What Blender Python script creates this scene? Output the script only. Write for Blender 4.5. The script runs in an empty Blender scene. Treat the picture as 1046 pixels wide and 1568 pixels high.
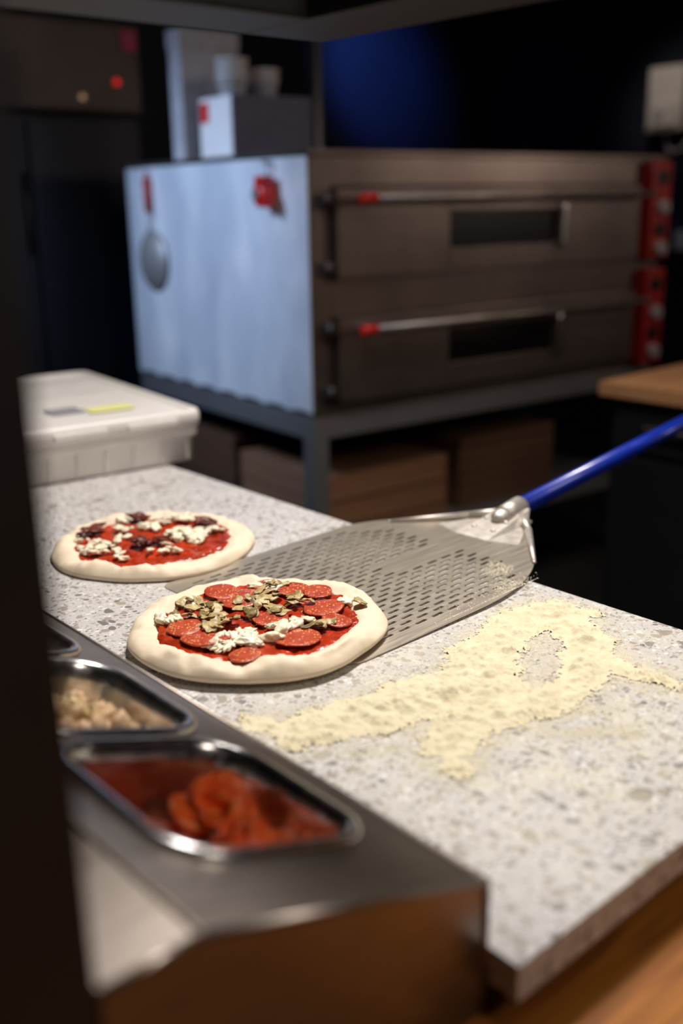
import bpy, bmesh, math, random
from mathutils import Vector, Matrix, noise, Euler
random.seed(7)
S=bpy.context.scene
R=math.radians

# ------------------------------------------------------------ materials
def new_mat(name):
    m=bpy.data.materials.new(name); m.use_nodes=True
    nt=m.node_tree; b=nt.nodes['Principled BSDF']
    return m,nt,b
def N(nt,t,**kw):
    n=nt.nodes.new(t)
    for k,v in kw.items():
        if k in n.inputs.keys(): n.inputs[k].default_value=v
        else: setattr(n,k,v)
    return n
def coords(nt,scale=(1,1,1),rot=(0,0,0)):
    tc=nt.nodes.new('ShaderNodeTexCoord'); mp=nt.nodes.new('ShaderNodeMapping')
    mp.inputs['Scale'].default_value=scale; mp.inputs['Rotation'].default_value=rot
    nt.links.new(tc.outputs['Object'],mp.inputs['Vector']); return mp.outputs['Vector']
def ramp(nt,fac,stops,interp='LINEAR'):
    n=nt.nodes.new('ShaderNodeValToRGB'); n.color_ramp.interpolation=interp
    cr=n.color_ramp
    while len(cr.elements)<len(stops): cr.elements.new(0.5)
    for e,(pos,c) in zip(cr.elements,stops):
        e.position=pos; e.color=(*c,1) if len(c)==3 else c
    nt.links.new(fac,n.inputs['Fac']); return n.outputs['Color']
def mixc(nt,a,b,fac):
    n=nt.nodes.new('ShaderNodeMix'); n.data_type='RGBA'
    for s,v in ((n.inputs[6],a),(n.inputs[7],b)):
        if isinstance(v,tuple): s.default_value=(*v,1)
        else: nt.links.new(v,s)
    if isinstance(fac,(int,float)): n.inputs[0].default_value=fac
    else: nt.links.new(fac,n.inputs[0])
    return n.outputs[2]
def mth(nt,op,a,b=0.0,clamp=False):
    n=nt.nodes.new('ShaderNodeMath'); n.operation=op; n.use_clamp=clamp
    for s,v in ((n.inputs[0],a),(n.inputs[1],b)):
        if isinstance(v,(int,float)): s.default_value=v
        else: nt.links.new(v,s)
    return n.outputs[0]
def bump(nt,b,h,strength=0.3,dist=0.002):
    n=nt.nodes.new('ShaderNodeBump'); n.inputs['Strength'].default_value=strength; n.inputs['Distance'].default_value=dist
    nt.links.new(h,n.inputs['Height']); nt.links.new(n.outputs['Normal'],b.inputs['Normal'])
def simple(name,col,rough=0.5,metal=0.0,var=0.12,scale=20,bmp=0.0,bscale=None,stretch=(1,1,1),sss=0,emit=None,coat=0,bd=0.002):
    m,nt,b=new_mat(name)
    v=coords(nt,stretch)
    nz=N(nt,'ShaderNodeTexNoise',Scale=scale,Detail=4.0); nt.links.new(v,nz.inputs['Vector'])
    c2=tuple(max(0,c*(1-var)) for c in col); c3=tuple(min(1,c*(1+var)) for c in col)
    nt.links.new(ramp(nt,nz.outputs['Fac'],[(0.3,c2),(0.7,c3)]),b.inputs['Base Color'])
    b.inputs['Roughness'].default_value=rough; b.inputs['Metallic'].default_value=metal
    if bmp:
        nb=N(nt,'ShaderNodeTexNoise',Scale=bscale or scale*3,Detail=5.0); nt.links.new(v,nb.inputs['Vector'])
        bump(nt,b,nb.outputs['Fac'],bmp,bd)
    if sss:
        b.inputs['Subsurface Weight'].default_value=sss; b.inputs['Subsurface Radius'].default_value=(0.01,0.006,0.003); b.inputs['Subsurface Scale'].default_value=0.5
    if emit: b.inputs['Emission Color'].default_value=(*emit[0],1); b.inputs['Emission Strength'].default_value=emit[1]
    if coat: b.inputs['Coat Weight'].default_value=coat
    return m
def brushed(name,col,rough,stretch=(1,60,60),amt=0.15,scale=8,bmp=0.05,blotch=0.0,metal=1.0,bs=5.0):
    m,nt,b=new_mat(name)
    v=coords(nt,stretch)
    nz=N(nt,'ShaderNodeTexNoise',Scale=scale,Detail=6.0); nt.links.new(v,nz.inputs['Vector'])
    v2=coords(nt)
    n2=N(nt,'ShaderNodeTexNoise',Scale=bs,Detail=5.0); nt.links.new(v2,n2.inputs['Vector'])
    base=ramp(nt,nz.outputs['Fac'],[(0.3,tuple(c*0.85 for c in col)),(0.7,tuple(min(1,c*1.12) for c in col))])
    if blotch: base=mixc(nt,base,tuple(c*0.5 for c in col),mth(nt,'MULTIPLY',ramp(nt,n2.outputs['Fac'],[(0.4,(0,0,0)),(0.7,(1,1,1))]),blotch))
    nt.links.new(base,b.inputs['Base Color'])
    rr=mth(nt,'MULTIPLY_ADD',nz.outputs['Fac'],amt); rr.node.inputs[2].default_value=rough-amt/2
    nt.links.new(mth(nt,'ADD',rr,mth(nt,'MULTIPLY',n2.outputs['Fac'],amt*0.6)),b.inputs['Roughness'])
    b.inputs['Metallic'].default_value=metal
    bump(nt,b,nz.outputs['Fac'],bmp,0.001)
    return m

def terrazzo():
    m,nt,b=new_mat('terrazzo')
    v=coords(nt)
    dn=N(nt,'ShaderNodeTexNoise',Scale=60.0,Detail=2.0); nt.links.new(v,dn.inputs['Vector'])
    sub=nt.nodes.new('ShaderNodeVectorMath'); sub.operation='SUBTRACT'; nt.links.new(dn.outputs['Color'],sub.inputs[0]); sub.inputs[1].default_value=(.5,.5,.5)
    sc=nt.nodes.new('ShaderNodeVectorMath'); sc.operation='SCALE'; nt.links.new(sub.outputs[0],sc.inputs[0]); sc.inputs['Scale'].default_value=0.012
    ad=nt.nodes.new('ShaderNodeVectorMath'); ad.operation='ADD'; nt.links.new(v,ad.inputs[0]); nt.links.new(sc.outputs[0],ad.inputs[1])
    w=ad.outputs[0]
    fine=N(nt,'ShaderNodeTexNoise',Scale=260.0,Detail=3.0); nt.links.new(v,fine.inputs['Vector'])
    col=ramp(nt,fine.outputs['Fac'],[(0.3,(.49,.465,.45)),(0.7,(.63,.605,.59))])
    def layer(col,scale,keep,th,stops,st=(1,1,1)):
        mp=nt.nodes.new('ShaderNodeMapping'); mp.inputs['Scale'].default_value=st; mp.inputs['Location'].default_value=(scale*.37,scale*.11,0); nt.links.new(w,mp.inputs['Vector'])
        vo=N(nt,'ShaderNodeTexVoronoi',Scale=scale); nt.links.new(mp.outputs[0],vo.inputs['Vector'])
        sp=nt.nodes.new('ShaderNodeSeparateColor'); nt.links.new(vo.outputs['Color'],sp.inputs[0])
        k=mth(nt,'GREATER_THAN',sp.outputs[0],1-keep)
        size=mth(nt,'MULTIPLY_ADD',sp.outputs[1],th*0.8); size.node.inputs[2].default_value=th*0.5
        d=mth(nt,'LESS_THAN',vo.outputs['Distance'],size)
        msk=mth(nt,'MULTIPLY',k,d)
        return mixc(nt,col,ramp(nt,sp.outputs[2],stops,'CONSTANT'),msk)
    greys=[(0.0,(.25,.235,.225)),(0.25,(.34,.30,.265)),(0.5,(.16,.15,.145)),(0.65,(.37,.31,.25)),(0.8,(.74,.73,.71))]
    col=layer(col,250,.42,.42,greys)
    col=layer(col,130,.48,.41,greys,(1,1.4,1))
    col=layer(col,66,.38,.37,[(0.0,(.26,.24,.225)),(0.3,(.36,.31,.265)),(0.55,(.19,.175,.165)),(0.8,(.70,.69,.68))],(1.3,1,1))
    col=layer(col,26,.18,.26,[(0.0,(.29,.255,.215)),(0.5,(.35,.31,.26)),(0.8,(.23,.21,.195))],(1,1.3,1))
    mp=nt.nodes.new('ShaderNodeVectorMath'); mp.operation='DISTANCE'; nt.links.new(v,mp.inputs[0]); mp.inputs[1].default_value=(.76,.58,.90)
    near=ramp(nt,mp.outputs['Value'],[(0.12,(1,1,1)),(0.34,(0,0,0))])
    dnz=N(nt,'ShaderNodeTexNoise',Scale=28.0,Detail=8.0,Roughness=0.75); nt.links.new(v,dnz.inputs['Vector'])
    dust=mth(nt,'MULTIPLY',near,ramp(nt,dnz.outputs['Fac'],[(0.42,(0,0,0)),(0.60,(1,1,1))]))
    col=mixc(nt,col,(.74,.69,.54),mth(nt,'MULTIPLY',dust,.6))
    nt.links.new(col,b.inputs['Base Color'])
    b.inputs['Roughness'].default_value=.42
    return m
def wood(name,c1,c2,scale=6,st=(1,14,14),rough=.4,spec=.5):
    m,nt,b=new_mat(name); v=coords(nt,st)
    nz=N(nt,'ShaderNodeTexNoise',Scale=float(scale),Detail=6.0,Distortion=.6); nt.links.new(v,nz.inputs['Vector'])
    v2=coords(nt,(1,1,1)); br=N(nt,'ShaderNodeTexNoise',Scale=2.5,Detail=2.0); nt.links.new(v2,br.inputs['Vector'])
    c=ramp(nt,nz.outputs['Fac'],[(0.35,c1),(0.65,c2)])
    c=mixc(nt,c,tuple(x*.75 for x in c1),mth(nt,'MULTIPLY',br.outputs['Fac'],.4))
    nt.links.new(c,b.inputs['Base Color']); b.inputs['Roughness'].default_value=rough; b.inputs['Specular IOR Level'].default_value=spec
    bump(nt,b,nz.outputs['Fac'],.1,.001); return m
def pepper_mat(name,c1,c2,cf,scale,fat=.45):
    m,nt,b=new_mat(name); v=coords(nt)
    nz=N(nt,'ShaderNodeTexNoise',Scale=90.0,Detail=4.0); nt.links.new(v,nz.inputs['Vector'])
    vo=N(nt,'ShaderNodeTexVoronoi',Scale=float(scale)); nt.links.new(v,vo.inputs['Vector'])
    sp=nt.nodes.new('ShaderNodeSeparateColor'); nt.links.new(vo.outputs['Color'],sp.inputs[0])
    msk=mth(nt,'MULTIPLY',mth(nt,'LESS_THAN',vo.outputs['Distance'],.40),mth(nt,'GREATER_THAN',sp.outputs[0],1-fat))
    c=ramp(nt,nz.outputs['Fac'],[(0.3,c1),(0.7,c2)])
    c=mixc(nt,c,cf,mth(nt,'MULTIPLY',msk,.8))
    nt.links.new(c,b.inputs['Base Color']); b.inputs['Roughness'].default_value=.38
    bump(nt,b,nz.outputs['Fac'],.5,.001); b.inputs['Coat Weight'].default_value=.2; return m

M={}
M['terrazzo']=terrazzo()
M['wood']=wood('oiled_wood',(.20,.060,.007),(.46,.17,.022),scale=4,st=(1,18,18),rough=.6,spec=.25)
M['oak']=wood('oak',(.46,.21,.09),(.66,.35,.17))
M['dark']=simple('black_laminate',(.008,.008,.010),.5)
M['wallcab']=simple('navy_cabinet',(.014,.018,.036),.5,scale=3)
M['post']=simple('black_powder_coat',(.012,.010,.010),.5,bmp=.05)
M['wall']=simple('navy_wall_paint',(.009,.012,.026),.7,scale=3,bmp=.05)
M['ceil']=simple('black_ceiling_paint',(.008,.008,.010),.9)
M['floor']=simple('dark_floor_tile',(.03,.027,.025),.5,scale=6)
M['steel']=brushed('brushed_steel',(.42,.40,.39),.38,blotch=.25,metal=.6)
M['standsteel']=brushed('stand_steel',(.22,.21,.21),.45,blotch=.3,metal=.5)
M['sievesteel']=brushed('sieve_steel',(.40,.37,.35),.42,blotch=.3,metal=.5)
M['railsteel']=brushed('rail_steel',(.34,.29,.255),.33,stretch=(2,60,60),blotch=.45)
M['pan']=brushed('pan_steel',(.66,.65,.65),.2,stretch=(8,8,8),amt=.12,bmp=.02)
M['oven']=brushed('oven_front_steel',(.27,.215,.19),.33,stretch=(1,40,40),blotch=.8,metal=.9,bs=2.2)
M['ovendark']=brushed('oven_dark_steel',(.09,.075,.07),.4,blotch=.3,metal=.8)
M['glass']=simple('dark_oven_glass',(.004,.0035,.0035),.25)
M['handle']=simple('dull_handle_steel',(.42,.36,.33),.45,.9)
M['chrome']=simple('chrome',(.8,.76,.73),.25,1.0)
M['red']=simple('red_plastic',(.62,.012,.008),.4)
M['redpanel']=simple('red_control_panel',(.36,.013,.012),.4)
M['knob']=simple('grey_knob',(.46,.42,.42),.35)
M['blackp']=simple('black_plastic',(.01,.01,.01),.35)
M['white']=simple('white_plastic',(.78,.74,.71),.45,var=.03,sss=.1)
M['offw']=simple('aged_white_plastic',(.70,.64,.58),.5)
M['grey']=simple('grey_cardboard',(.10,.105,.15),.7)
M['greyl']=simple('light_grey_board',(.42,.40,.42),.7)
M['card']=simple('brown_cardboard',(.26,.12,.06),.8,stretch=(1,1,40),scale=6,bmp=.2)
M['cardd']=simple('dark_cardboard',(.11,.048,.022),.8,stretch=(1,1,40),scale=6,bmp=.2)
M['yellow']=simple('yellow_paper',(.78,.76,.30),.7,var=.03)
M['greyn']=simple('grey_label',(.25,.25,.28),.7)
M['alu']=brushed('peel_aluminium',(.60,.53,.44),.36,stretch=(2,50,50),blotch=.25,metal=.9)
M['aluc']=brushed('bracket_aluminium',(.60,.55,.50),.48,stretch=(8,8,8),metal=.8)
M['blue']=simple('blue_enamel',(.006,.028,.36),.32,coat=.3)
M['dough']=simple('raw_dough',(.80,.67,.50),.62,var=.07,scale=22,bmp=.4,bscale=55,sss=.15)
M['sauce']=simple('tomato_sauce',(.40,.028,.004),.24,var=.5,scale=55,bmp=.8,bscale=140,coat=.25)
M['mozz']=simple('mozzarella',(.90,.80,.60),.38,var=.06,scale=70,bmp=.3,sss=.3)
M['mush']=simple('mushroom',(.48,.36,.16),.42,var=.4,scale=120,bmp=.3)
M['olive']=simple('mushroom_dark',(.24,.17,.06),.42,var=.5,scale=120)
M['sundried']=simple('sun_dried_tomato',(.13,.022,.008),.4,var=.5,scale=80,bmp=.4)
M['pep']=pepper_mat('pepperoni',(.36,.030,.009),(.54,.080,.022),(.74,.33,.14),300,.5)
M['salami']=pepper_mat('cured_sausage',(.72,.070,.008),(.94,.16,.020),(.92,.34,.10),160,.35)
M['chick']=simple('cooked_mushroom_beige',(.62,.41,.23),.45,var=.35,scale=60,bmp=.3,sss=.1)
M['ham']=simple('cooked_ham',(.55,.25,.20),.45,var=.2)
def flour_mat():
    m,nt,b=new_mat('semolina_flour'); v=coords(nt)
    n1=N(nt,'ShaderNodeTexNoise',Scale=55.0,Detail=8.0,Roughness=.65); nt.links.new(v,n1.inputs['Vector'])
    n2=N(nt,'ShaderNodeTexNoise',Scale=800.0,Detail=2.0); nt.links.new(v,n2.inputs['Vector'])
    c=ramp(nt,n1.outputs['Fac'],[(0.3,(.66,.58,.39)),(0.7,(.80,.73,.54))])
    c=mixc(nt,c,(.56,.47,.29),mth(nt,'MULTIPLY',ramp(nt,n2.outputs['Fac'],[(0.5,(0,0,0)),(0.72,(1,1,1))]),.5))
    nt.links.new(c,b.inputs['Base Color']); b.inputs['Roughness'].default_value=1.0; b.inputs['Specular IOR Level'].default_value=.05
    h=mth(nt,'ADD',n1.outputs['Fac'],mth(nt,'MULTIPLY',n2.outputs['Fac'],.2))
    bump(nt,b,h,.6,.003); return m
M['flour']=flour_mat()
M['grain']=simple('semolina_grain',(.80,.74,.56),1.0,var=.06)
M['led']=simple('red_led',(.4,0,0),.4,emit=((1,.015,.01),.6))
M['ledo']=simple('orange_led',(.3,.2,.1),.4,emit=((1,.6,.35),.3))
M['pink']=simple('pink_sticker',(.6,.06,.18),.6)
def side_mat():
    m,nt,b=new_mat('oven_side_sheet')
    v=coords(nt,(1,1.2,.6)); nz=N(nt,'ShaderNodeTexNoise',Scale=4.0,Detail=6.0,Distortion=.3); nt.links.new(v,nz.inputs['Vector'])
    nt.links.new(ramp(nt,nz.outputs['Fac'],[(0.3,(.54,.57,.63)),(0.52,(.68,.70,.74)),(0.72,(.92,.91,.90))]),b.inputs['Base Color'])
    b.inputs['Metallic'].default_value=.15; b.inputs['Roughness'].default_value=.5
    return m
M['side']=side_mat()

# ------------------------------------------------------------ helpers
def empty(name,mat=None):
    e=bpy.data.objects.new(name,None); S.collection.objects.link(e); e.empty_display_size=.05
    if mat is not None: e.matrix_world=mat
    return e
def fin(name,bm,mat,parent=None,smooth=False,mw=None):
    me=bpy.data.meshes.new(name); bmesh.ops.recalc_face_normals(bm,faces=bm.faces[:]); bm.to_mesh(me); bm.free()
    mats=mat if isinstance(mat,(list,tuple)) else [mat]
    for k in mats: me.materials.append(M[k])
    o=bpy.data.objects.new(name,me); S.collection.objects.link(o)
    if smooth:
        for f in me.polygons: f.use_smooth=True
    if parent is not None: o.parent=parent
    if mw is not None: o.matrix_local=mw
    return o
def bbox(bm,x0,x1,y0,y1,z0,z1,bev=0.0,mi=0,seg=2):
    t=bmesh.new(); bmesh.ops.create_cube(t,size=1)
    for v in t.verts: v.co=Vector(((x0+x1)/2+v.co.x*(x1-x0),(y0+y1)/2+v.co.y*(y1-y0),(z0+z1)/2+v.co.z*(z1-z0)))
    if bev: bmesh.ops.bevel(t,geom=t.edges[:]+t.verts[:],offset=bev,segments=seg,affect='EDGES',profile=.7)
    merge(bm,t,mi)
def merge(bm,t,mi=0,mw=None):
    if mw is not None: t.transform(mw)
    vm={}
    for v in t.verts: vm[v]=bm.verts.new(v.co)
    for f in t.faces:
        try:
            nf=bm.faces.new([vm[v] for v in f.verts]); nf.material_index=mi if mi>=0 else f.material_index; nf.smooth=f.smooth
        except ValueError: pass
    t.free()
def box(name,x0,x1,y0,y1,z0,z1,mat,parent=None,bev=.003):
    bm=bmesh.new(); bbox(bm,x0,x1,y0,y1,z0,z1,bev); return fin(name,bm,mat,parent)
def tube(bm,a,b,r,seg=20,mi=0,r2=None,sm=True):
    a=Vector(a); b=Vector(b); d=b-a; t=bmesh.new()
    bmesh.ops.create_cone(t,cap_ends=True,segments=seg,radius1=r,radius2=r if r2 is None else r2,depth=d.length)
    for f in t.faces:
        f.smooth=sm and len(f.verts)==4
    q=d.to_track_quat('Z','Y').to_matrix().to_4x4()
    merge(bm,t,mi,Matrix.Translation((a+b)/2)@q)
def lathe(bm,prof,seg=48,mi=0,mw=None,rf=None):
    t=bmesh.new(); rings=[]
    for r_,z in prof:
        if r_<1e-6: rings.append([t.verts.new((0,0,z))])
        else: rings.append([t.verts.new((r_*math.cos(2*math.pi*i/seg),r_*math.sin(2*math.pi*i/seg),z)) for i in range(seg)])
    for A,B in zip(rings,rings[1:]):
        for i in range(seg):
            j=(i+1)%seg
            a=[A[i%len(A)],A[j%len(A)]] if len(A)>1 else [A[0]]
            b=[B[j%len(B)],B[i%len(B)]] if len(B)>1 else [B[0]]
            if len(a)+len(b)>=3:
                f=t.faces.new(a+b); f.smooth=True
    merge(bm,t,mi,mw)
def rrect(w,h,r,n=8,cx=0,cy=0):
    pts=[]
    for (sx,sy,a0) in ((1,1,0),(-1,1,90),(-1,-1,180),(1,-1,270)):
        for i in range(n+1):
            a=R(a0+90*i/n); pts.append((cx+sx*(w/2-r)+r*math.cos(a),cy+sy*(h/2-r)+r*math.sin(a)))
    return pts
def flat_with_holes(name,outer,holes,thick,mat,parent=None,mw=None,bevel=0):
    cu=bpy.data.curves.new(name+'_c','CURVE'); cu.dimensions='2D'; cu.fill_mode='BOTH'; cu.extrude=thick/2
    for L in [outer]+holes:
        sp=cu.splines.new('POLY'); sp.points.add(len(L)-1)
        for q,pt in zip(sp.points,L): q.co=(pt[0],pt[1],0,1)
        sp.use_cyclic_u=True
    ob=bpy.data.objects.new('tmp',cu); S.collection.objects.link(ob)
    dg=bpy.context.evaluated_depsgraph_get(); dg.update()
    me=bpy.data.meshes.new_from_object(ob.evaluated_get(dg)); bpy.data.objects.remove(ob)
    me.name=name; me.materials.clear(); me.materials.append(M[mat])
    o=bpy.data.objects.new(name,me); S.collection.objects.link(o)
    for f in me.polygons: f.use_smooth=False
    if parent is not None: o.parent=parent
    if mw is not None: o.matrix_local=mw
    return o
def blob(bm,mw,sub=2,amp=.25,freq=1.5,mi=0,flat=None):
    t=bmesh.new(); bmesh.ops.create_icosphere(t,subdivisions=sub,radius=1)
    off=Vector((random.uniform(-50,50),random.uniform(-50,50),random.uniform(-50,50)))
    for v in t.verts:
        v.co*=1+amp*noise.noise(v.co*freq+off)*2
        if flat and v.co.z<flat: v.co.z=flat
    for f in t.faces: f.smooth=True
    merge(bm,t,mi,mw)
def TRS(loc,rot=(0,0,0),sc=(1,1,1)):
    return Matrix.LocRotScale(Vector(loc),Euler(rot),Vector(sc))
def loft(bm,rings,mi=0,cap=True,mw=None,capfirst=False):
    t=bmesh.new(); RR=[[t.verts.new(c) for c in ring] for ring in rings]
    for A,B in zip(RR,RR[1:]):
        n=len(A)
        for i in range(n):
            f=t.faces.new((A[i],A[(i+1)%n],B[(i+1)%n],B[i])); f.smooth=True
    if cap: t.faces.new(RR[-1])
    if capfirst: t.faces.new(RR[0][::-1])
    merge(bm,t,mi,mw)

# ------------------------------------------------------------ room
box('floor',-2.5,5.2,-2.5,4.5,-.1,0,'floor',bev=0)
box('ceiling',-2.5,5.2,-2.5,4.5,2.9,3.0,'ceil',bev=0)
box('wall_back',-2.5,5.2,4.4,4.55,0,2.9,'wall',bev=0)
box('wall_right',5.05,5.2,-2.5,4.4,0,2.9,'wall',bev=0)
box('wall_left',-2.5,-2.35,-2.5,4.4,0,2.9,'wall',bev=0)
box('wall_front',-2.35,5.05,-2.5,-2.35,0,2.9,'wall',bev=0)

# ------------------------------------------------------------ wooden counter under the slab
e=empty('wooden_counter')
box('countertop',.06,1.0,-.45,2.45,.805,.845,'wood',e,.004)
bm=bmesh.new(); bbox(bm,.10,.96,-.40,2.42,.08,.805,.003); bbox(bm,.14,.92,-.36,2.38,0,.08,0)
for y in (.2,.85,1.5): bbox(bm,.955,.965,y-.30,y+.28,.12,.78,.003)
fin('cabinet_body',bm,'dark',e)
e=empty('terrazzo_worktop')
box('slab',.449,1.015,.3415,2.35,.870,.900,'terrazzo',e,.0025)
box('substrate',.47,.99,.37,2.33,.845,.870,'dark',e,.001)

# ------------------------------------------------------------ topping rail
rail=empty('topping_rail')
Y0,Y1=.37,1.56
bm=bmesh.new()
prof=[(.448,.8455),(.448,.950),(.229,1.030),(.1725,1.030),(.1725,.8455)]
def rv(c,y): return bm.verts.new((c[0],y,c[1]))
A=[rv(c,Y0) for c in prof]; B=[rv(c,Y1) for c in prof]
for i in (0,2,3): bm.faces.new((A[i],A[i+1],B[i+1],B[i]))
bm.faces.new(A[::-1]); bm.faces.new(B)
o=fin('rail_body',bm,'railsteel',rail)
th=math.atan2(.08,.219); SL=math.hypot(.08,.219)
tilt=Matrix.Translation((.229,0,1.030))@Matrix.Rotation(th,4,'Y')
pans_y=[.5275,.7275,.9275,1.1275,1.3275]
cxs=.116
outer=[(0,Y0),(SL,Y0),(SL,Y1),(0,Y1)]
holes=[rrect(.152,.168,.036,8,cxs,y) for y in pans_y]
flat_with_holes('rail_top_plate',outer,holes,.0016,'railsteel',rail,tilt)
bm=bmesh.new()
tube(bm,(.448,Y0,.950),(.448,Y1,.950),.0025,10); tube(bm,(.229,Y0,1.030),(.229,Y1,1.030),.0025,10)
tube(bm,(.448,Y0,.950),(.229,Y0,1.030),.0025,10); tube(bm,(.229,Y0,1.030),(.1725,Y0,1.030),.0025,10)
tube(bm,(.448,Y0,.846),(.448,Y0,.950),.0025,10); tube(bm,(.1725,Y0,1.030),(.1725,Y1,1.030),.0025,10)
fin('rail_edge_bead',bm,'railsteel',rail)
bm=bmesh.new()
for y in (Y0+.03,Y1-.03):
    tube(bm,(.43,y,.8452),(.43,y,.850),.012)
fin('rail_feet',bm,'blackp',rail)
def food_pan(y):
    bm=bmesh.new()
    spec=[(.172,.188,.046,.0012),(.172,.188,.046,.0045),(.169,.185,.045,.0062),(.160,.176,.041,.0066),(.154,.170,.038,.0050),(.149,.165,.036,.001),(.145,.161,.036,-.010),(.137,.153,.034,-.085),(.124,.140,.030,-.0955)]
    rings=[[Vector((a,b,z)) for a,b in rrect(w,h,rr_,10)] for w,h,rr_,z in spec]
    loft(bm,rings)
    return fin('food_pan',bm,'pan',None,mw=tilt@Matrix.Translation((cxs,y,0)))
for y in pans_y: food_pan(y)
def slice_disc(bm,mw,r_=.025,th_=.0022,curl=.0,mi=0,seg=28):
    t=bmesh.new(); rings=[]
    k=random.uniform(0,9)
    for z,s in ((0,0),(0,.5),(0,.93),(-.4,1.0),(-1,.96),(-1,.5),(-1,0)):
        if s==0: rings.append([t.verts.new((0,0,z*th_))])
        else: rings.append([t.verts.new((r_*s*math.cos(6.28318*i/seg)*(1+.05*math.sin(2*i/seg*6.28+k)),r_*s*math.sin(6.28318*i/seg)*(1+.04*math.sin(3*i/seg*6.28+k)),z*th_)) for i in range(seg)])
    for A,B in zip(rings,rings[1:]):
        for i in range(seg):
            j=(i+1)%seg
            a=[A[i],A[j]] if len(A)>1 else [A[0]]; b=[B[j],B[i]] if len(B)>1 else [B[0]]
            f=t.faces.new(a+b); f.smooth=True
    for v in t.verts:
        v.co.z+=curl*(v.co.x/r_)**2*r_ + .06*r_*noise.noise(Vector((v.co.x*60,v.co.y*60,k)))
    merge(bm,t,mi,mw)
bm=bmesh.new()
pm=tilt@Matrix.Translation((cxs,pans_y[0],0))
for i in range(70):
    x=random.uniform(-.046,.046); y=random.uniform(-.050,.054)
    d=-.056+random.uniform(-.012,.008)
    slice_disc(bm,pm@TRS((x,y,d),(random.uniform(-.4,.4),random.uniform(-.4,.4),random.uniform(0,6))),random.uniform(.018,.021),.003,random.uniform(.0,.3))
for i in range(26):
    x=random.uniform(.000,.044); y=random.uniform(-.050,.040)
    d=-.040+.024*(x/.05)+random.uniform(-.006,.006)
    slice_disc(bm,pm@TRS((x,y,d),(random.uniform(-.5,.5),random.uniform(-.7,.2),random.uniform(0,6))),random.uniform(.018,.022),.0032,random.uniform(.1,.5))
for (x,y,d,rx,ry) in ((.026,-.038,-.022,.3,-.3),(.040,-.008,-.022,.4,-.5),(.004,-.043,-.030,-.3,.2),(.040,.026,-.026,.1,-.6),(.044,.046,-.030,.5,-.6)):
    slice_disc(bm,pm@TRS((x,y,d),(rx,ry,random.uniform(0,6))),.0225,.0035,.45)
fin('sliced_sausage',bm,'salami')
bm=bmesh.new(); pm=tilt@Matrix.Translation((cxs,pans_y[1],0))
for i in range(240):
    x=random.uniform(-.054,.056); y=random.uniform(-.062,.062)
    z=-.018+random.uniform(-.02,.008)-.16*abs(y)-.08*abs(x)
    s=random.uniform(.009,.015)
    blob(bm,pm@TRS((x,y,z),(random.uniform(0,6),random.uniform(0,6),0),(s,s*random.uniform(.5,.9),s*random.uniform(.4,.7))),2,.3,1.3,random.choice((0,0,0,0,1)))
fin('chopped_mushrooms',bm,['chick','mush'])
bm=bmesh.new(); pm=tilt@Matrix.Translation((cxs,pans_y[2],0))
for i in range(90):
    x=random.uniform(-.050,.050); y=random.uniform(-.056,.056)
    blob(bm,pm@TRS((x,y,-.06+random.uniform(-.01,.01)),(random.uniform(0,6),random.uniform(0,6),0),(.012,.012,.003)),2,.3)
fin('sliced_ham',bm,'ham')

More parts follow.
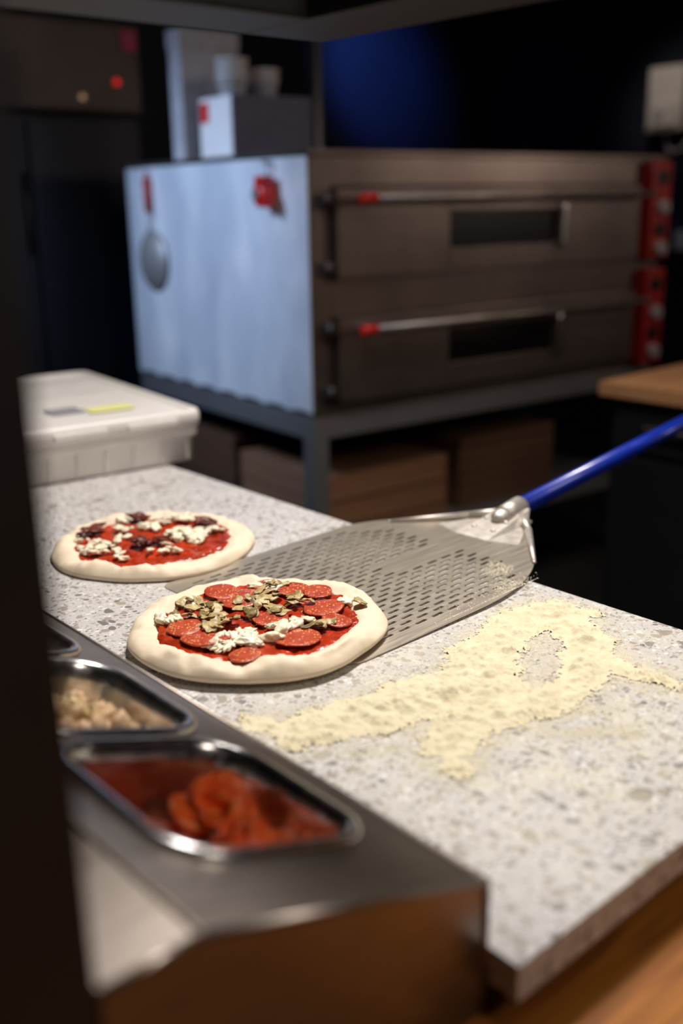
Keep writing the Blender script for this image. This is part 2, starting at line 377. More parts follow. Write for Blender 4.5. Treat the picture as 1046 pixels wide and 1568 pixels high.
# ------------------------------------------------------------ pizzas
def pizza(loc,seed,toppings,rad=.148):
    random.seed(seed)
    e=empty('pizza',Matrix.Translation(loc)@Matrix.Rotation(R(-41.4),4,'Z'))
    so=Vector((seed*3.1,seed*1.7,0))
    def RF(a): return 1+.035*noise.noise(Vector((math.cos(a)*1.3,math.sin(a)*1.3,0))+so)*2+.012*noise.noise(Vector((math.cos(a)*4,math.sin(a)*4,3))+so)
    bm=bmesh.new(); seg=200
    prof=[(0,.008),(.3,.008),(.6,.0085),(.70,.009),(.75,.0105),(.79,.0135),(.83,.0160),(.87,.0168),(.91,.0160),(.945,.0138),(.97,.0110),(.99,.0075),(1.0,.0045),(.99,.0015),(.95,0),(.5,0),(0,0)]
    t=bmesh.new(); rings=[]
    for fr,z in prof:
        if fr==0: rings.append([t.verts.new((0,0,z))]); continue
        L=[]
        for i in range(seg):
            a=2*math.pi*i/seg
            inner=1+.05*noise.noise(Vector((math.cos(a)*2.2,math.sin(a)*2.2,7))+so)*2 if .65<fr<.9 else 1
            hz=z*(1+(.26*noise.noise(Vector((math.cos(a)*3,math.sin(a)*3,fr*4))+so)*2+.10*noise.noise(Vector((math.cos(a)*14,math.sin(a)*14,fr*12))+so)*2 if z>.009 else 0))
            rr_=rad*fr*RF(a)*inner
            L.append(t.verts.new((rr_*math.cos(a),rr_*math.sin(a),hz)))
        rings.append(L)
    for A,B in zip(rings,rings[1:]):
        for i in range(seg):
            j=(i+1)%seg
            a=[A[i],A[j]] if len(A)>1 else [A[0]]; b=[B[j],B[i]] if len(B)>1 else [B[0]]
            f=t.faces.new(a+b); f.smooth=True
    merge(bm,t); d=fin('dough',bm,'dough',e)
    bm=bmesh.new(); t=bmesh.new(); rings=[]
    K=26
    for k in range(0,K+1):
        fr=k/K
        if k==0: rings.append([t.verts.new((0,0,.0115))]); continue
        L=[]
        for i in range(seg):
            a=2*math.pi*i/seg
            edge=.775+.045*noise.noise(Vector((math.cos(a)*3,math.sin(a)*3,11))+so)*2+.035*noise.noise(Vector((math.cos(a)*13,math.sin(a)*13,2))+so)
            x=rad*fr*edge*math.cos(a); y=rad*fr*edge*math.sin(a)
            z=.0115+.0032*noise.noise(Vector((x*75,y*75,1))+so)+.0018*noise.noise(Vector((x*200,y*200,5))+so)
            if fr>.85: z=max(z,.0112)+(fr-.85)*.018
            if k==K: z-=.0035
            L.append(t.verts.new((x,y,z)))
        rings.append(L)
    for A,B in zip(rings,rings[1:]):
        for i in range(seg):
            j=(i+1)%seg
            a=[A[i],A[j]] if len(A)>1 else [A[0]]
            f=t.faces.new(a+[B[j],B[i]]); f.smooth=True
    merge(bm,t); fin('tomato_sauce',bm,'sauce',e)
    toppings(e)
    return e
def shreds(bm,x,y,n,sp,z0=.0160):
    for i in range(n):
        xx=x+random.gauss(0,sp); yy=y+random.gauss(0,sp*.85)
        s=random.uniform(.0040,.0095)
        blob(bm,TRS((xx,yy,z0+random.uniform(0,.003)),(random.uniform(-.35,.35),random.uniform(-.35,.35),random.uniform(0,6)),(s*random.uniform(.9,1.6),s*random.uniform(.6,1),s*random.uniform(.3,.5))),3,.40,1.5)
def leafs(bm,x,y,n,sp,z0=.0180):
    for i in range(n):
        xx=x+random.gauss(0,sp); yy=y+random.gauss(0,sp*.75)
        s=random.uniform(.0060,.0110)
        tmp=bmesh.new(); blob(tmp,Matrix.Identity(4),3,.30,1.5)
        b1=random.uniform(-.25,.35); b2=random.uniform(-.2,.2)
        for v in tmp.verts: v.co.z=v.co.z*.15+b1*v.co.x**2+b2*v.co.y**2+.08*math.sin(v.co.x*5)
        for f in tmp.faces: f.smooth=True
        merge(bm,tmp,random.choice((0,0,0,1)),TRS((xx,yy,z0+random.uniform(-.001,.004)),(random.uniform(-.4,.4),random.uniform(-.4,.4),random.uniform(0,6)),(s*1.2,s*.75,s)))
def P(px,py,c): return ((px-c[0])*.00077,(c[1]-py)*.0019)
def top1(e):
    c=(397,958)
    bm=bmesh.new()
    for (px,py,r_,rx,ry) in ((366,928,.032,.05,.05),(494,946,.024,.03,-.1),(458,992,.026,-.06,.05),(328,990,.028,.12,.1),(447,915,.021,0,.1),(330,917,.022,.1,0),(415,962,.022,0,.0),(484,920,.018,.1,.1),(388,1014,.018,.12,0),(292,975,.02,.1,-.1),(514,968,.018,.1,-.2),(400,905,.02,0,.1)):
        x,y=P(px,py,c)
        slice_disc(bm,TRS((x,y,.0160+random.uniform(0,.002)),(rx*.7,ry*.7,random.uniform(0,6))),r_,.0020,random.uniform(0,.08))
    fin('pepperoni',bm,'pep',e)
    bm=bmesh.new()
    for (px,py,n,sp) in ((372,994,18,.012),(268,962,9,.006),(440,974,8,.010),(410,903,4,.009),(350,1002,6,.009),(524,937,3,.005),(460,968,5,.009),(395,988,6,.01),(298,940,3,.006)):
        x,y=P(px,py,c); shreds(bm,x,y,n,sp)
    fin('mozzarella',bm,'mozz',e)
    bm=bmesh.new()
    for (px,py,n,sp) in ((306,955,14,.014),(330,975,5,.010),(392,936,8,.012),(424,908,6,.008),(452,937,6,.010),(430,952,5,.010),(487,977,4,.006),(550,942,1,.003),(345,970,4,.008),(290,938,4,.007),(385,958,3,.010),(408,925,3,.008)):
        x,y=P(px,py,c); leafs(bm,x,y,n,sp)
    fin('mushroom_slices',bm,['mush','olive'],e)
def top2(e):
    c=(235,832)
    def Q(px,py): return ((px-c[0])*.00095,(c[1]-py)*.0028)
    bm=bmesh.new()
    for (px,py,n,sp) in ((278,824,22,.013),(165,848,14,.012),(212,812,7,.012),(180,814,6,.01),(262,850,6,.012),(300,828,12,.012),(205,855,6,.012),(268,798,7,.010),(142,838,5,.010),(322,817,4,.006),(235,800,6,.01),(310,835,5,.01),(185,832,4,.012)):
        x,y=Q(px,py); shreds(bm,x,y,n,sp)
    fin('mozzarella',bm,'mozz',e)
    bm=bmesh.new()
    for (px,py,n) in ((138,822,4),(200,800,3),(222,842,5),(308,808,4),(250,838,2),(120,818,1)):
        for i in range(n):
            x,y=Q(px,py); x+=random.gauss(0,.007); y+=random.gauss(0,.006)
            s=random.uniform(.007,.011)
            blob(bm,TRS((x,y,.0195+random.uniform(0,.003)),(random.uniform(-.3,.3),random.uniform(-.3,.3),random.uniform(0,6)),(s*1.4,s*.8,s*.25)),3,.4,1.6)
    fin('sun_dried_tomatoes',bm,'sundried',e)
pizza((.653,.888,.9066),3,top1)
pizza((.728,1.239,.9003),11,top2,.146)

# ------------------------------------------------------------ pizza peel
PT=Matrix.Translation((.664,.924,.9012))@Matrix.Rotation(R(2.2),4,'Z')@Matrix.Rotation(R(-.9),4,'Y')
pe=empty('pizza_peel',PT)
W=.177
def fil(pts,n=7):
    out=[]
    for i,pt in enumerate(pts):
        a=Vector(pts[i-1][:2]); b=Vector(pt[:2]); c=Vector(pts[(i+1)%len(pts)][:2])
        rr_=min(pt[2],(a-b).length*.48,(c-b).length*.48)
        s=b+(a-b).normalized()*rr_; t_=b+(c-b).normalized()*rr_
        for k in range(n+1):
            u=k/n; q=s*(1-u)**2+b*2*u*(1-u)+t_*u*u; out.append((q.x,q.y))
    return out
ol=fil([(-.004,W,.015),(-.004,-W,.03),(.27,-W,.06),(.368,-.150,.05),(.505,-.034,.02),(.535,-.024,.01),(.535,.024,.01),(.505,.036,.02),(.405,.140,.04),(.345,W-.004,.04)])
slots=[]
def slot(x,y,l,w):
    q=[]
    for (sx,a0) in ((1,-90),(-1,90)):
        for k in range(5):
            a=R(a0+180*k/4*1); q.append((x+sx*(l-w)/2+w/2*math.cos(a),y+w/2*math.sin(a)))
    return q
row=0; y=-.152
while y<.156:
    x=.022+(.0145 if row%2 else 0)
    while x<.365:
        if not (x>.225 and abs(y)<.024) and x+max(0,abs(y)-.10)*1.1<.372:
            slots.append(slot(x,y,.0195,.0046))
        x+=.029
    y+=.0112; row+=1
flat_with_holes('blade',ol,slots,.0016,'alu',pe)
def wl(v): return PT.inverted()@Vector(v)
a=PT@Vector((.515,0,.0165)); a2=Vector((2.31,1.086,.986)); d=(a2-a).normalized()
bm=bmesh.new()
t=bmesh.new()
pts=[(.415,-.030,.0010),(.415,.030,.0010),(.530,.020,.020),(.530,-.020,.020),(.430,-.075,.0010),(.505,-.036,.0040),(.430,.075,.0010),(.505,.036,.0040)]
V=[t.verts.new(q) for q in pts]
for f in ((0,1,2,3),(0,3,5,4),(1,6,7,2)): t.faces.new([V[k] for k in f])
merge(bm,t)
for s in (1,-1):
    tube(bm,(.516,s*.014,.013),(.478,s*.056,.007),.0060,14,r2=.0055)
    tube(bm,(.478,s*.056,.007),(.385,s*.134,.0022),.0055,14,r2=.0032)
    blob(bm,TRS((.478,s*.056,.007),(0,0,0),(.0055,.0055,.0055)),2,0)
    blob(bm,TRS((.385,s*.134,.0022),(0,0,0),(.0033,.0033,.0030)),2,0)
tube(bm,wl(a-d*.030),wl(a+d*.020),.0150,24,r2=.0170)
blob(bm,Matrix.Translation(wl(a-d*.030))@TRS((0,0,0),(0,0,0),(.020,.015,.0125)),3,0)
for x_ in (.445,.475):
    for s in (1,-1): blob(bm,TRS((x_,s*.018,.006+(x_-.445)*.17),(0,0,0),(.0045,.0045,.003)),2,0)
fin('socket',bm,'aluc',pe,mw=None)
bm=bmesh.new()
tube(bm,wl(a),wl(a2),.0138,28)
fin('handle',bm,'blue',pe)
bm=bmesh.new(); tube(bm,wl(a2),wl(a2+d*.03),.0150,24,r2=.012)
fin('end_cap',bm,'blackp',pe)

# ------------------------------------------------------------ semolina
bm=bmesh.new()
strokes=[((.516,.718),(.547,.676),.020),((.547,.676),(.6046,.660),.038),((.6046,.660),(.6702,.650),.046),((.6702,.650),(.735,.630),.050),
 ((.735,.630),(.8004,.675),.044),((.80,.665),(.85,.695),.032),((.8004,.672),(.9058,.700),.036),((.9058,.706),(.960,.695),.036),
 ((.738,.610),(.700,.585),.048),((.70,.60),(.6232,.5635),.032),((.6232,.5635),(.5985,.5335),.018),
 ((.9475,.689),(.9047,.612),.036),((.9047,.612),(.8425,.568),.034),((.8425,.568),(.7642,.556),.030),((.7642,.556),(.7155,.575),.034),
 ((.88,.60),(.872,.545),.022),((.872,.545),(.885,.494),.014),((.95,.69),(.975,.665),.020)]
def seg_d(pt,a,b):
    a=Vector(a); b=Vector(b); ab=b-a; t=max(0,min(1,(pt-a).dot(ab)/ab.dot(ab))); return (pt-a-ab*t).length
def fh(x,y):
    pt=Vector((x,y)); h=-9
    for a,b,w in strokes:
        h=max(h,(w-seg_d(pt,a,b))/.03)
    n1=noise.noise(Vector((x*28,y*28,0))); n2=noise.noise(Vector((x*80,y*80,3))); n3=noise.noise(Vector((x*200,y*200,9))); n4=noise.noise(Vector((x*520,y*520,1)))
    edge=max(0,1-abs(h)/1.0)
    hh=h+.42*n1+.30*n2+.34*n3*edge+.6*n4*edge
    return hh,n1,n2,n3,n4
def blocked(x,y,m=0.0):
    if (x-.655)**2+(y-.888)**2<(.150+m)**2: return True
    l=PT.inverted()@Vector((x,y,.9))
    return -.01<l.x<.40+m and l.y>-.180-m and l.y>-.180-m+max(0,l.x-.27)*.35
st=.0015; nx=int(.55/st); ny=int(.32/st); gv={}
for i in range(nx):
    for j in range(ny):
        x=.47+i*st; y=.445+j*st
        if x>1.010 or blocked(x,y): continue
        hh,n1,n2,n3,n4=fh(x,y)
        if hh>0:
            base=min(1,hh/1.6); base=base*base*(3-2*base)
            fur=.0012*math.sin((x*.8+y*.6)*300+2*n1)*max(0,1-((x-.91)**2+(y-.63)**2)/.05**2)
            gv[(i,j)]=(x,y,.90025+ base*(.0055*(1+.9*n1)+.0042*n2+.0018*n3+.0005*n4)+min(1,hh*3)*(.0003+.0002*n4)+fur*base)
vv={k:bm.verts.new((c[0],c[1],max(c[2],.9002))) for k,c in gv.items()}
for (i,j) in list(gv):
    q=[(i,j),(i+1,j),(i+1,j+1),(i,j+1)]
    if all(k in vv for k in q):
        f=bm.faces.new([vv[k] for k in q]); f.smooth=True
for v in [v for v in bm.verts if not v.link_faces]: bm.verts.remove(v)
def grain(bm,x,y,s,z=.9002,mi=0):
    ang=random.uniform(0,6)
    q=[bm.verts.new((x+s*math.cos(k*2.094+ang),y+s*math.sin(k*2.094+ang),z)) for k in range(3)]
    tp=bm.verts.new((x,y,z+s*.35))
    for k in range(3):
        f=bm.faces.new((q[k],q[(k+1)%3],tp)); f.material_index=mi
for i in range(90000):
    a_,b_,w=random.choice(strokes); t=random.random()
    ang=random.uniform(0,6.283); rr_=w*random.uniform(.6,1.0)+abs(random.gauss(0,.012))+ (random.expovariate(1/.022) if random.random()<.15 else 0)
    x=a_[0]+(b_[0]-a_[0])*t+rr_*math.cos(ang); y=a_[1]+(b_[1]-a_[1])*t+rr_*math.sin(ang)
    if x>1.008 or x<.46 or blocked(x,y,.002): continue
    k=(int(round((x-.47)/st)),int(round((y-.445)/st)))
    if k in gv: continue
    grain(bm,x,y,random.uniform(.0004,.0011),.90015,1)
for (x0,y0,x1,y1,n) in ((.700,.520,.780,.462,1600),(.74,.54,.80,.50,900),(.55,.62,.60,.58,500)):
    for i in range(n):
        t=random.random(); x=x0+(x1-x0)*t+random.gauss(0,.007); y=y0+(y1-y0)*t+random.gauss(0,.007)
        grain(bm,x,y,random.uniform(.0004,.0012),.90015,1)
o=fin('semolina_pile',bm,['flour','grain'])
bm=bmesh.new()
for (cx_,cy_,n,sp) in ((.335,-.115,300,.014),(.345,-.095,80,.01),(.29,-.155,160,.02),(.30,-.163,300,.025),(.20,-.170,140,.03)):
    for i in range(n):
        x=random.gauss(cx_,sp); y=max(-.170,random.gauss(cy_,sp*.6))
        if x>.36: continue
        grain(bm,x,y,random.uniform(.0004,.0014),.0009)
fin('flour_dust',bm,'grain',pe)

# ------------------------------------------------------------ dough tray
dt=empty('dough_tray',Matrix.Translation((1.080,1.630,.900))@Matrix.Rotation(R(-7),4,'Z')@Matrix.Diagonal((1,1,1.22,1)))
bm=bmesh.new()
def rings(w,h,zs): return [[Vector((a,b,z)) for a,b in rrect(w*s,h*s2,.022,6,-w/2,h/2)] for z,s,s2 in zs]
loft(bm,rings(.40,.60,[(.001,.94,.95),(.004,.955,.965),(.040,.965,.975),(.042,.99,.993),(.046,1,1),(.060,1,1),(.062,.985,.99)]),capfirst=True)
for i in range(7):
    x=-.36+i*.055; bbox(bm,x,x+.004,.006,.018,.006,.040,.001)
for i in range(9):
    y=.05+i*.06; bbox(bm,-.018,-.006,y,y+.004,.006,.040,.001)
fin('tray',bm,'white',dt)
bm=bmesh.new()
loft(bm,rings(.41,.61,[(.058,.985,.985),(.062,1.0,1.0),(.078,1.0,1.0),(.084,.985,.99),(.084,.93,.955),(.078,.915,.94)]),capfirst=True)
for x in (-.10,-.24): bbox(bm,x-.055,x+.045,-.006,.004,.064,.075,.003)
bbox(bm,-.004,.008,.10,.22,.064,.075,.003); bbox(bm,-.004,.008,.36,.48,.064,.075,.003)
for y in (.15,.30,.45): bbox(bm,-.37,-.04,y-.004,y+.004,.0775,.0795,.001)
fin('tray_lid',bm,'white',dt,mw=Matrix.Translation((.004,-.004,0)))
bm=bmesh.new(); bbox(bm,-.170,-.080,.115,.168,.0800,.0810,.0002); fin('yellow_note',bm,'yellow',dt)
bm=bmesh.new(); bbox(bm,-.24,-.175,.14,.20,.0798,.0806,.0002); fin('grey_label',bm,'greyn',dt)

# ------------------------------------------------------------ oven
OM=Matrix.Translation((1.885,2.256,0))@Matrix.Rotation(R(-5.2),4,'Z')
ov=empty('deck_oven',OM)
Wd,Dp,Zb,Zt=1.54,1.13,.776,1.514
box('body',.004,Wd,.012,Dp,Zb,Zt-.012,'ovendark',ov,.004)
box('top_cap',-.004,Wd+.01,-.012,Dp+.004,Zt-.014,Zt,'oven',ov,.003)
bm=bmesh.new(); n=120; top=[];bot=[]
for i in range(n+1):
    y=.0+Dp*i/n
    zb=Zb+.002+.012*abs(math.sin(i/n*math.pi*8+.4))**.6
    top.append(bm.verts.new((-.001,y,Zt-.016))); bot.append(bm.verts.new((-.001,y,zb)))
for i in range(n): bm.faces.new((top[i],top[i+1],bot[i+1],bot[i]))
o=fin('side_sheet',bm,'side',ov)
sm=o.modifiers.new('t','SOLIDIFY'); sm.thickness=.003; sm.offset=0
bm=bmesh.new()
bbox(bm,0,.072,-.004,.012,Zb,Zt-.015,.003); bbox(bm,.072,1.40,-.004,.012,1.418,Zt-.015,.003)
bbox(bm,.072,1.40,-.004,.012,1.058,1.160,.003); bbox(bm,.072,1.40,-.004,.012,Zb,.806,.003)
bbox(bm,1.40,Wd,-.004,.012,Zb,Zt-.015,.003)
fin('front_frame',bm,'oven',ov)
def door(z0,z1,wz0,wz1,hz,nm):
    wx0,wx1=.50,.97
    bm=bmesh.new()
    x0,x1=.078,1.392
    bbox(bm,x0,wx0,-.030,.008,z0,z1,.003); bbox(bm,wx1,x1,-.030,.008,z0,z1,.003)
    bbox(bm,wx0,wx1,-.030,.008,z0,wz0,.003); bbox(bm,wx0,wx1,-.030,.008,wz1,z1,.003)
    bbox(bm,wx0-.012,wx1+.012,-.033,-.029,wz1,wz1+.008,.001); bbox(bm,wx0-.012,wx1+.012,-.033,-.029,wz0-.008,wz0,.001)
    fin(nm,bm,'oven',ov)
    box(nm+'_window',wx0-.001,wx1+.001,-.020,-.012,wz0-.001,wz1+.001,'glass',ov,.001)
    bm=bmesh.new()
    tube(bm,(.125,-.085,hz),(1.40,-.085,hz),.011,20)
    for x in (.16,1.34): tube(bm,(x,-.030,hz),(x,-.085,hz),.009,14)
    fin(nm+'_handle',bm,'handle',ov)
    bm=bmesh.new(); bbox(bm,wx1+.004,wx1+.036,-.050,-.028,wz0-.014,wz1+.012,.010)
    fin(nm+'_latch',bm,'chrome',ov)
    bm=bmesh.new(); tube(bm,(.120,-.085,hz),(.170,-.085,hz),.0135,18)
    fin(nm+'_handle_tip',bm,'red',ov)
    bm=bmesh.new()
    for z in (z0+.03,z1-.03):
        bbox(bm,.030,.082,-.020,-.002,z-.018,z+.018,.005); tube(bm,(.05,-.024,z-.02),(.05,-.024,z+.02),.008,12)
    fin(nm+'_hinges',bm,'ovendark',ov)
door(1.165,1.412,1.236,1.346,1.385,'upper_door')
door(.812,1.055,.885,.995,1.025,'lower_door')
def panel(x0,x1,z0,z1,nm,ks):
    bm=bmesh.new(); bbox(bm,x0,x1,-.052,-.004,z0,z1,.005); fin(nm,bm,'redpanel',ov)
    bm=bmesh.new(); bm2=bmesh.new()
    xc=(x0+x1)/2
    for z,k in ks:
        if k=='k':
            tube(bm,(xc,-.05,z),(xc,-.075,z),.028,24,r2=.022); bbox(bm,xc-.005,xc+.005,-.085,-.07,z-.02,z+.02,.002)
        else: bbox(bm2,xc-.030,xc+.030,-.058,-.05,z-.022,z+.022,.004)
    fin(nm+'_knobs',bm,'knob',ov); fin(nm+'_displays',bm2,'blackp',ov)
panel(1.425,1.53,1.165,1.495,'upper_control_panel',[(1.44,'d'),(1.34,'k'),(1.265,'d'),(1.20,'k')])
panel(1.425,1.53,.790,1.13,'lower_control_panel',[(1.075,'d'),(.975,'k'),(.90,'d'),(.835,'k')])
stn=empty('oven_stand',OM)
bm=bmesh.new()
for x in (.0,Wd-.055):
    for y in (.0,Dp-.055):
        bbox(bm,x,x+.055,y,y+.055,.02,.775,.004); tube(bm,(x+.0275,y+.0275,0),(x+.0275,y+.0275,.025),.02,16)
bbox(bm,.0,.05,.055,Dp-.055,.705,.775,.004); bbox(bm,Wd-.05,Wd,.055,Dp-.055,.705,.775,.004)
bbox(bm,.055,Wd-.055,.0,.05,.705,.775,.004); bbox(bm,.055,Wd-.055,Dp-.05,Dp,.705,.775,.004)
bbox(bm,.01,Wd-.01,.01,Dp-.01,.32,.35,.004)
fin('stand_frame',bm,'standsteel',stn)
def stack(name,x0,x1,y0,y1,z0,n,h,mat):
    bm=bmesh.new()
    for i in range(n):
        j=random.uniform(-.006,.006)
        bbox(bm,x0+j,x1+j,y0+j,y1+j,z0+i*h,z0+(i+1)*h-.003,.002)
        bbox(bm,x0+j+.01,x0+j+.06,y0+j-.001,y0+j,z0+i*h+.004,z0+(i+1)*h-.006,0)
    return fin(name,bm,mat,None,mw=OM)
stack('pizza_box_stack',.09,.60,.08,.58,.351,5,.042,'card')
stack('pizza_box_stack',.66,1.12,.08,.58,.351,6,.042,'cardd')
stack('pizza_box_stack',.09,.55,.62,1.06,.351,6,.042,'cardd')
sk=empty('hanging_skimmer',OM@Matrix.Translation((-.014,.94,1.19)))
bm=bmesh.new(); lathe(bm,[(0,-.030),(.04,-.027),(.075,-.016),(.095,-.004),(.100,0),(.103,.002),(.100,.004),(.094,0)],40,mw=Matrix.Rotation(R(90),4,'Y'))
tube(bm,(-.004,0,.095),(-.004,0,.19),.004,10)
fin('sieve_bowl',bm,'sievesteel',sk)
bm=bmesh.new(); tube(bm,(-.006,0,.16),(-.006,0,.27),.011,14,r2=.014); tube(bm,(-.006,0,.27),(-.002,0,.295),.006,10)
fin('red_grip',bm,'redpanel',sk)
kt=empty('hanging_timer',OM@Matrix.Translation((-.016,.17,1.40)))
bm=bmesh.new(); lathe(bm,[(0,.045),(.026,.042),(.036,.034),(.038,.010),(.034,0),(0,0)],32,mw=Matrix.Rotation(R(-90),4,'Y'))
bbox(bm,-.045,-.005,-.030,.010,.02,.05,.006); bbox(bm,-.050,-.010,-.045,-.02,-.035,.0,.005)
fin('timer_body',bm,'red',kt)
bm=bmesh.new(); tube(bm,(-.005,0,.04),(-.005,0,.085),.003,8); tube(bm,(.010,0,.085),(-.02,0,.088),.005,8); tube(bm,(-.044,0,0),(-.052,0,0),.014,16)
fin('hook',bm,'steel',kt)
cb=empty('cardboard_carton',OM@Matrix.Translation((.07,.50,Zt)))
bm=bmesh.new(); bbox(bm,0,.300,0,.20,0.0005,.185,.004); bbox(bm,.14,.22,-.002,.0,.0,.04,0); fin('carton_body',bm,'grey',cb)
bm=bmesh.new(); bbox(bm,-.003,.0,.002,.198,.004,.183,.001); fin('carton_label',bm,'white',cb)
bm=bmesh.new(); bbox(bm,-.006,-.003,.14,.19,.11,.17,.001); fin('carton_tag',bm,'red',cb)
def cups(x,y,n):
    e=empty('paper_cup_stack',OM@Matrix.Translation((x,y,Zt+.1855)))
    bm=bmesh.new()
    for i in range(n):
        lathe(bm,[(.0,.0),(.040,.0),(.052,.055),(.055,.055),(.055,.059),(.050,.059),(.040,.006),(0,.006)],32,mw=Matrix.Translation((0,0,i*.026)))
    fin('cups',bm,'white',e)
cups(.135,.60,3); cups(.25,.60,2)
tb=empty('storage_box',OM@Matrix.Translation((.05,.78,Zt)))
bm=bmesh.new(); bbox(bm,0,.22,0,.08,0.0005,.40,.004); bbox(bm,-.004,.224,-.004,.084,.35,.405,.004); fin('box_body',bm,'greyl',tb)
vp=empty('vent_pipe')
bm=bmesh.new(); tube(bm,(3.2,3.75,.0),(3.2,3.75,2.9),.024,20)
for z in (1.0,2.3,2.85): tube(bm,(3.2,3.75,z),(3.2,3.75,z+.03),.032,20)
fin('pipe',bm,'steel',vp)

# ------------------------------------------------------------ tall cabinet at the back left
fr=empty('tall_refrigerator')
bm=bmesh.new(); bbox(bm,1.30,2.28,3.76,4.38,.06,1.70,.006); bbox(bm,1.36,2.22,3.80,4.34,0,.06,0)
bbox(bm,1.31,1.785,3.735,3.76,.10,1.68,.006); bbox(bm,1.795,2.27,3.735,3.76,.10,1.68,.006)
fin('lower_body',bm,'wallcab',fr)
bm=bmesh.new(); bbox(bm,1.30,2.28,3.72,4.38,1.715,2.03,.01)
fin('control_head',bm,'ovendark',fr)
bm=bmesh.new(); tube(bm,(1.76,3.72,1.2),(1.76,3.72,1.5),.009,10); fin('door_pull',bm,'ovendark',fr)
bm=bmesh.new(); tube(bm,(2.17,3.722,1.825),(2.17,3.712,1.825),.012,14); fin('red_indicator',bm,'led',fr)
bm=bmesh.new(); tube(bm,(2.02,3.722,1.765),(2.02,3.712,1.765),.010,14); fin('orange_indicator',bm,'ledo',fr)
box('sticker',2.20,2.265,3.714,3.721,1.94,2.01,'pink',fr,.001)

# ------------------------------------------------------------ side counter right
sc=empty('side_counter')
box('side_top',2.356,3.15,-.8,1.607,.862,.900,'oak',sc,.003)
bm=bmesh.new(); bbox(bm,2.39,3.13,-.78,1.58,.08,.861,.003); bbox(bm,2.43,3.10,-.75,1.54,0,.08,0)
for y in (-.7,-.14,.44,1.02): bbox(bm,2.378,2.392,y,y+.54,.12,.70,.003); bbox(bm,2.378,2.392,y,y+.54,.72,.85,.003)
fin('side_cabinet',bm,'dark',sc)
bm=bmesh.new()
for y in (-.7,-.14,.44,1.02):
    tube(bm,(2.36,y+.10,.79),(2.36,y+.44,.79),.006,12)
    for q in (.12,.42): tube(bm,(2.36,y+q,.79),(2.38,y+q,.79),.004,8)
fin('drawer_pulls',bm,'handle',sc)

# ------------------------------------------------------------ wall fittings
wb=empty('wall_dispenser')
bm=bmesh.new(); bbox(bm,4.93,5.048,2.97,3.17,1.69,2.00,.02,seg=4); bbox(bm,4.915,4.935,2.99,3.15,1.71,1.83,.012)
fin('housing',bm,'offw',wb)
bm=bmesh.new(); tube(bm,(4.908,3.09,1.77),(4.92,3.09,1.77),.03,20); fin('dial',bm,'knob',wb)
bm=bmesh.new()
pp=[(5.02,3.10,1.70),(5.02,3.10,1.63),(5.02,3.06,1.59),(5.02,3.00,1.61),(5.02,2.96,1.66)]
for a_,b_ in zip(pp,pp[1:]): tube(bm,a_,b_,.009,10)
fin('cable',bm,'offw',wb)
so_=empty('wall_socket')
bm=bmesh.new(); bbox(bm,5.035,5.05,2.94,3.02,1.10,1.20,.004); tube(bm,(5.03,2.98,1.15),(5.037,2.98,1.15),.022,18); fin('plate',bm,'offw',so_)

# ------------------------------------------------------------ service gantry (dark frame on a post)
g=empty('serving_gantry')
bm=bmesh.new()
bbox(bm,.105,.165,.357,.417,.845,1.53,.004)
bbox(bm,.095,.170,.347,.427,.8455,.853,.002)
bbox(bm,.627,.727,-.9,.842,1.53,1.58,.004); bbox(bm,-.9,.627,.742,.842,1.53,1.58,.004)
bbox(bm,.095,.175,-.9,.742,1.53,1.58,.004)
fin('gantry_frame',bm,'post',g)

# ------------------------------------------------------------ lights
def area(name,loc,target,size,power,col,size2=None,spread=None):
    l=bpy.data.lights.new(name,'AREA'); l.energy=power; l.color=col; l.size=size
    if size2: l.shape='RECTANGLE'; l.size_y=size2
    if spread: l.spread=R(spread)
    o=bpy.data.objects.new(name,l); S.collection.objects.link(o); o.location=loc
    o.rotation_euler=(Vector(target)-Vector(loc)).to_track_quat('-Z','Y').to_euler(); return o
def spot(name,loc,target,power,col,ang,blend=.6,rad=.08):
    l=bpy.data.lights.new(name,'SPOT'); l.energy=power; l.color=col; l.spot_size=R(ang); l.spot_blend=blend; l.shadow_soft_size=rad
    o=bpy.data.objects.new(name,l); S.collection.objects.link(o); o.location=loc
    o.rotation_euler=(Vector(target)-Vector(loc)).to_track_quat('-Z','Y').to_euler(); return o
area('ceiling_light_counter',(1.3,1.2,2.8),(.75,.75,.9),.5,31,(1,.94,.88),.3,130)
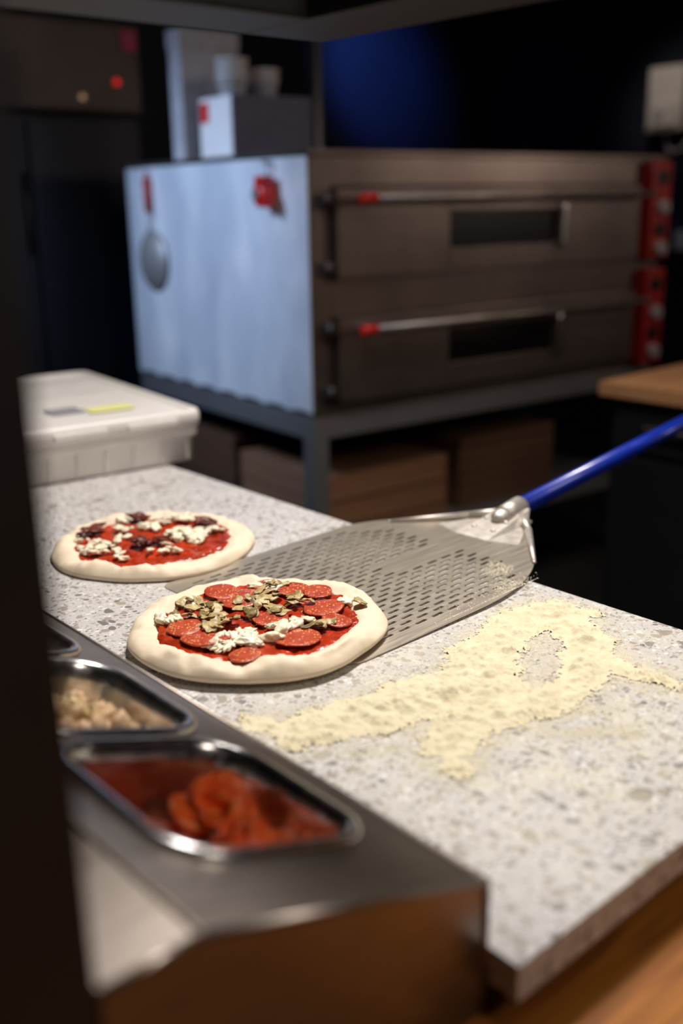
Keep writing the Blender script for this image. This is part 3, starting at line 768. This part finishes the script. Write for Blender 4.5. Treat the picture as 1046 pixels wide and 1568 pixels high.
area('ceiling_light_front',(.8,-.9,2.7),(.6,.6,.9),.8,9,(1,.88,.78),.8,130)
area('oven_front_fill',(2.6,.6,2.7),(2.6,2.3,1.1),.4,2.2,(1,.82,.70),.3,100)  # added fill that brightens the oven front, not a fixture of the room
area('oven_reflection_fill',(4.9,-.6,1.9),(2.6,2.2,1.2),.7,2.4,(1,.82,.70),.5,90)  # unseen lamp added so the oven front reflects a warm gradient
spot('blue_lamp_oven_side',(.35,2.9,2.2),(2.0,2.85,1.15),150,(.50,.67,1.0),50,.7,.25)
spot('blue_lamp_wall',(3.55,3.55,2.5),(4.15,4.4,2.08),95,(.10,.24,1.0),46,1.0,.1)
spot('dispenser_fill',(3.9,2.6,2.7),(5.0,3.10,1.85),26,(1,.88,.78),22,.8,.1)  # small spot added to lift the dispenser on the dark right wall
w=bpy.data.worlds.new('world'); S.world=w; w.use_nodes=True
w.node_tree.nodes['Background'].inputs['Color'].default_value=(.7,.75,.9,1); w.node_tree.nodes['Background'].inputs['Strength'].default_value=.02

# ------------------------------------------------------------ camera
yaw=R(41.4); p=R(16.9); r=.0165
F=Vector((math.sin(yaw)*math.cos(p),math.cos(yaw)*math.cos(p),-math.sin(p)))
Rt=Vector((math.cos(yaw),-math.sin(yaw),0)); U=Rt.cross(F)
X=Rt*math.cos(r)-U*math.sin(r); Yv=Rt*math.sin(r)+U*math.cos(r); Z=-F
cam=bpy.data.cameras.new('camera'); co=bpy.data.objects.new('camera',cam); S.collection.objects.link(co)
mw=Matrix(((X.x,Yv.x,Z.x,0),(X.y,Yv.y,Z.y,0),(X.z,Yv.z,Z.z,1.38),(0,0,0,1))); co.matrix_world=mw
cam.sensor_fit='VERTICAL'; cam.sensor_height=36; cam.sensor_width=24; cam.lens=36.05; cam.clip_start=.02
cam.dof.use_dof=True; cam.dof.focus_distance=1.20; cam.dof.aperture_fstop=1.8; cam.dof.aperture_blades=9
S.camera=co
try:
    S.view_settings.view_transform='Standard'; S.view_settings.look='None'
except Exception as ex: print(ex)
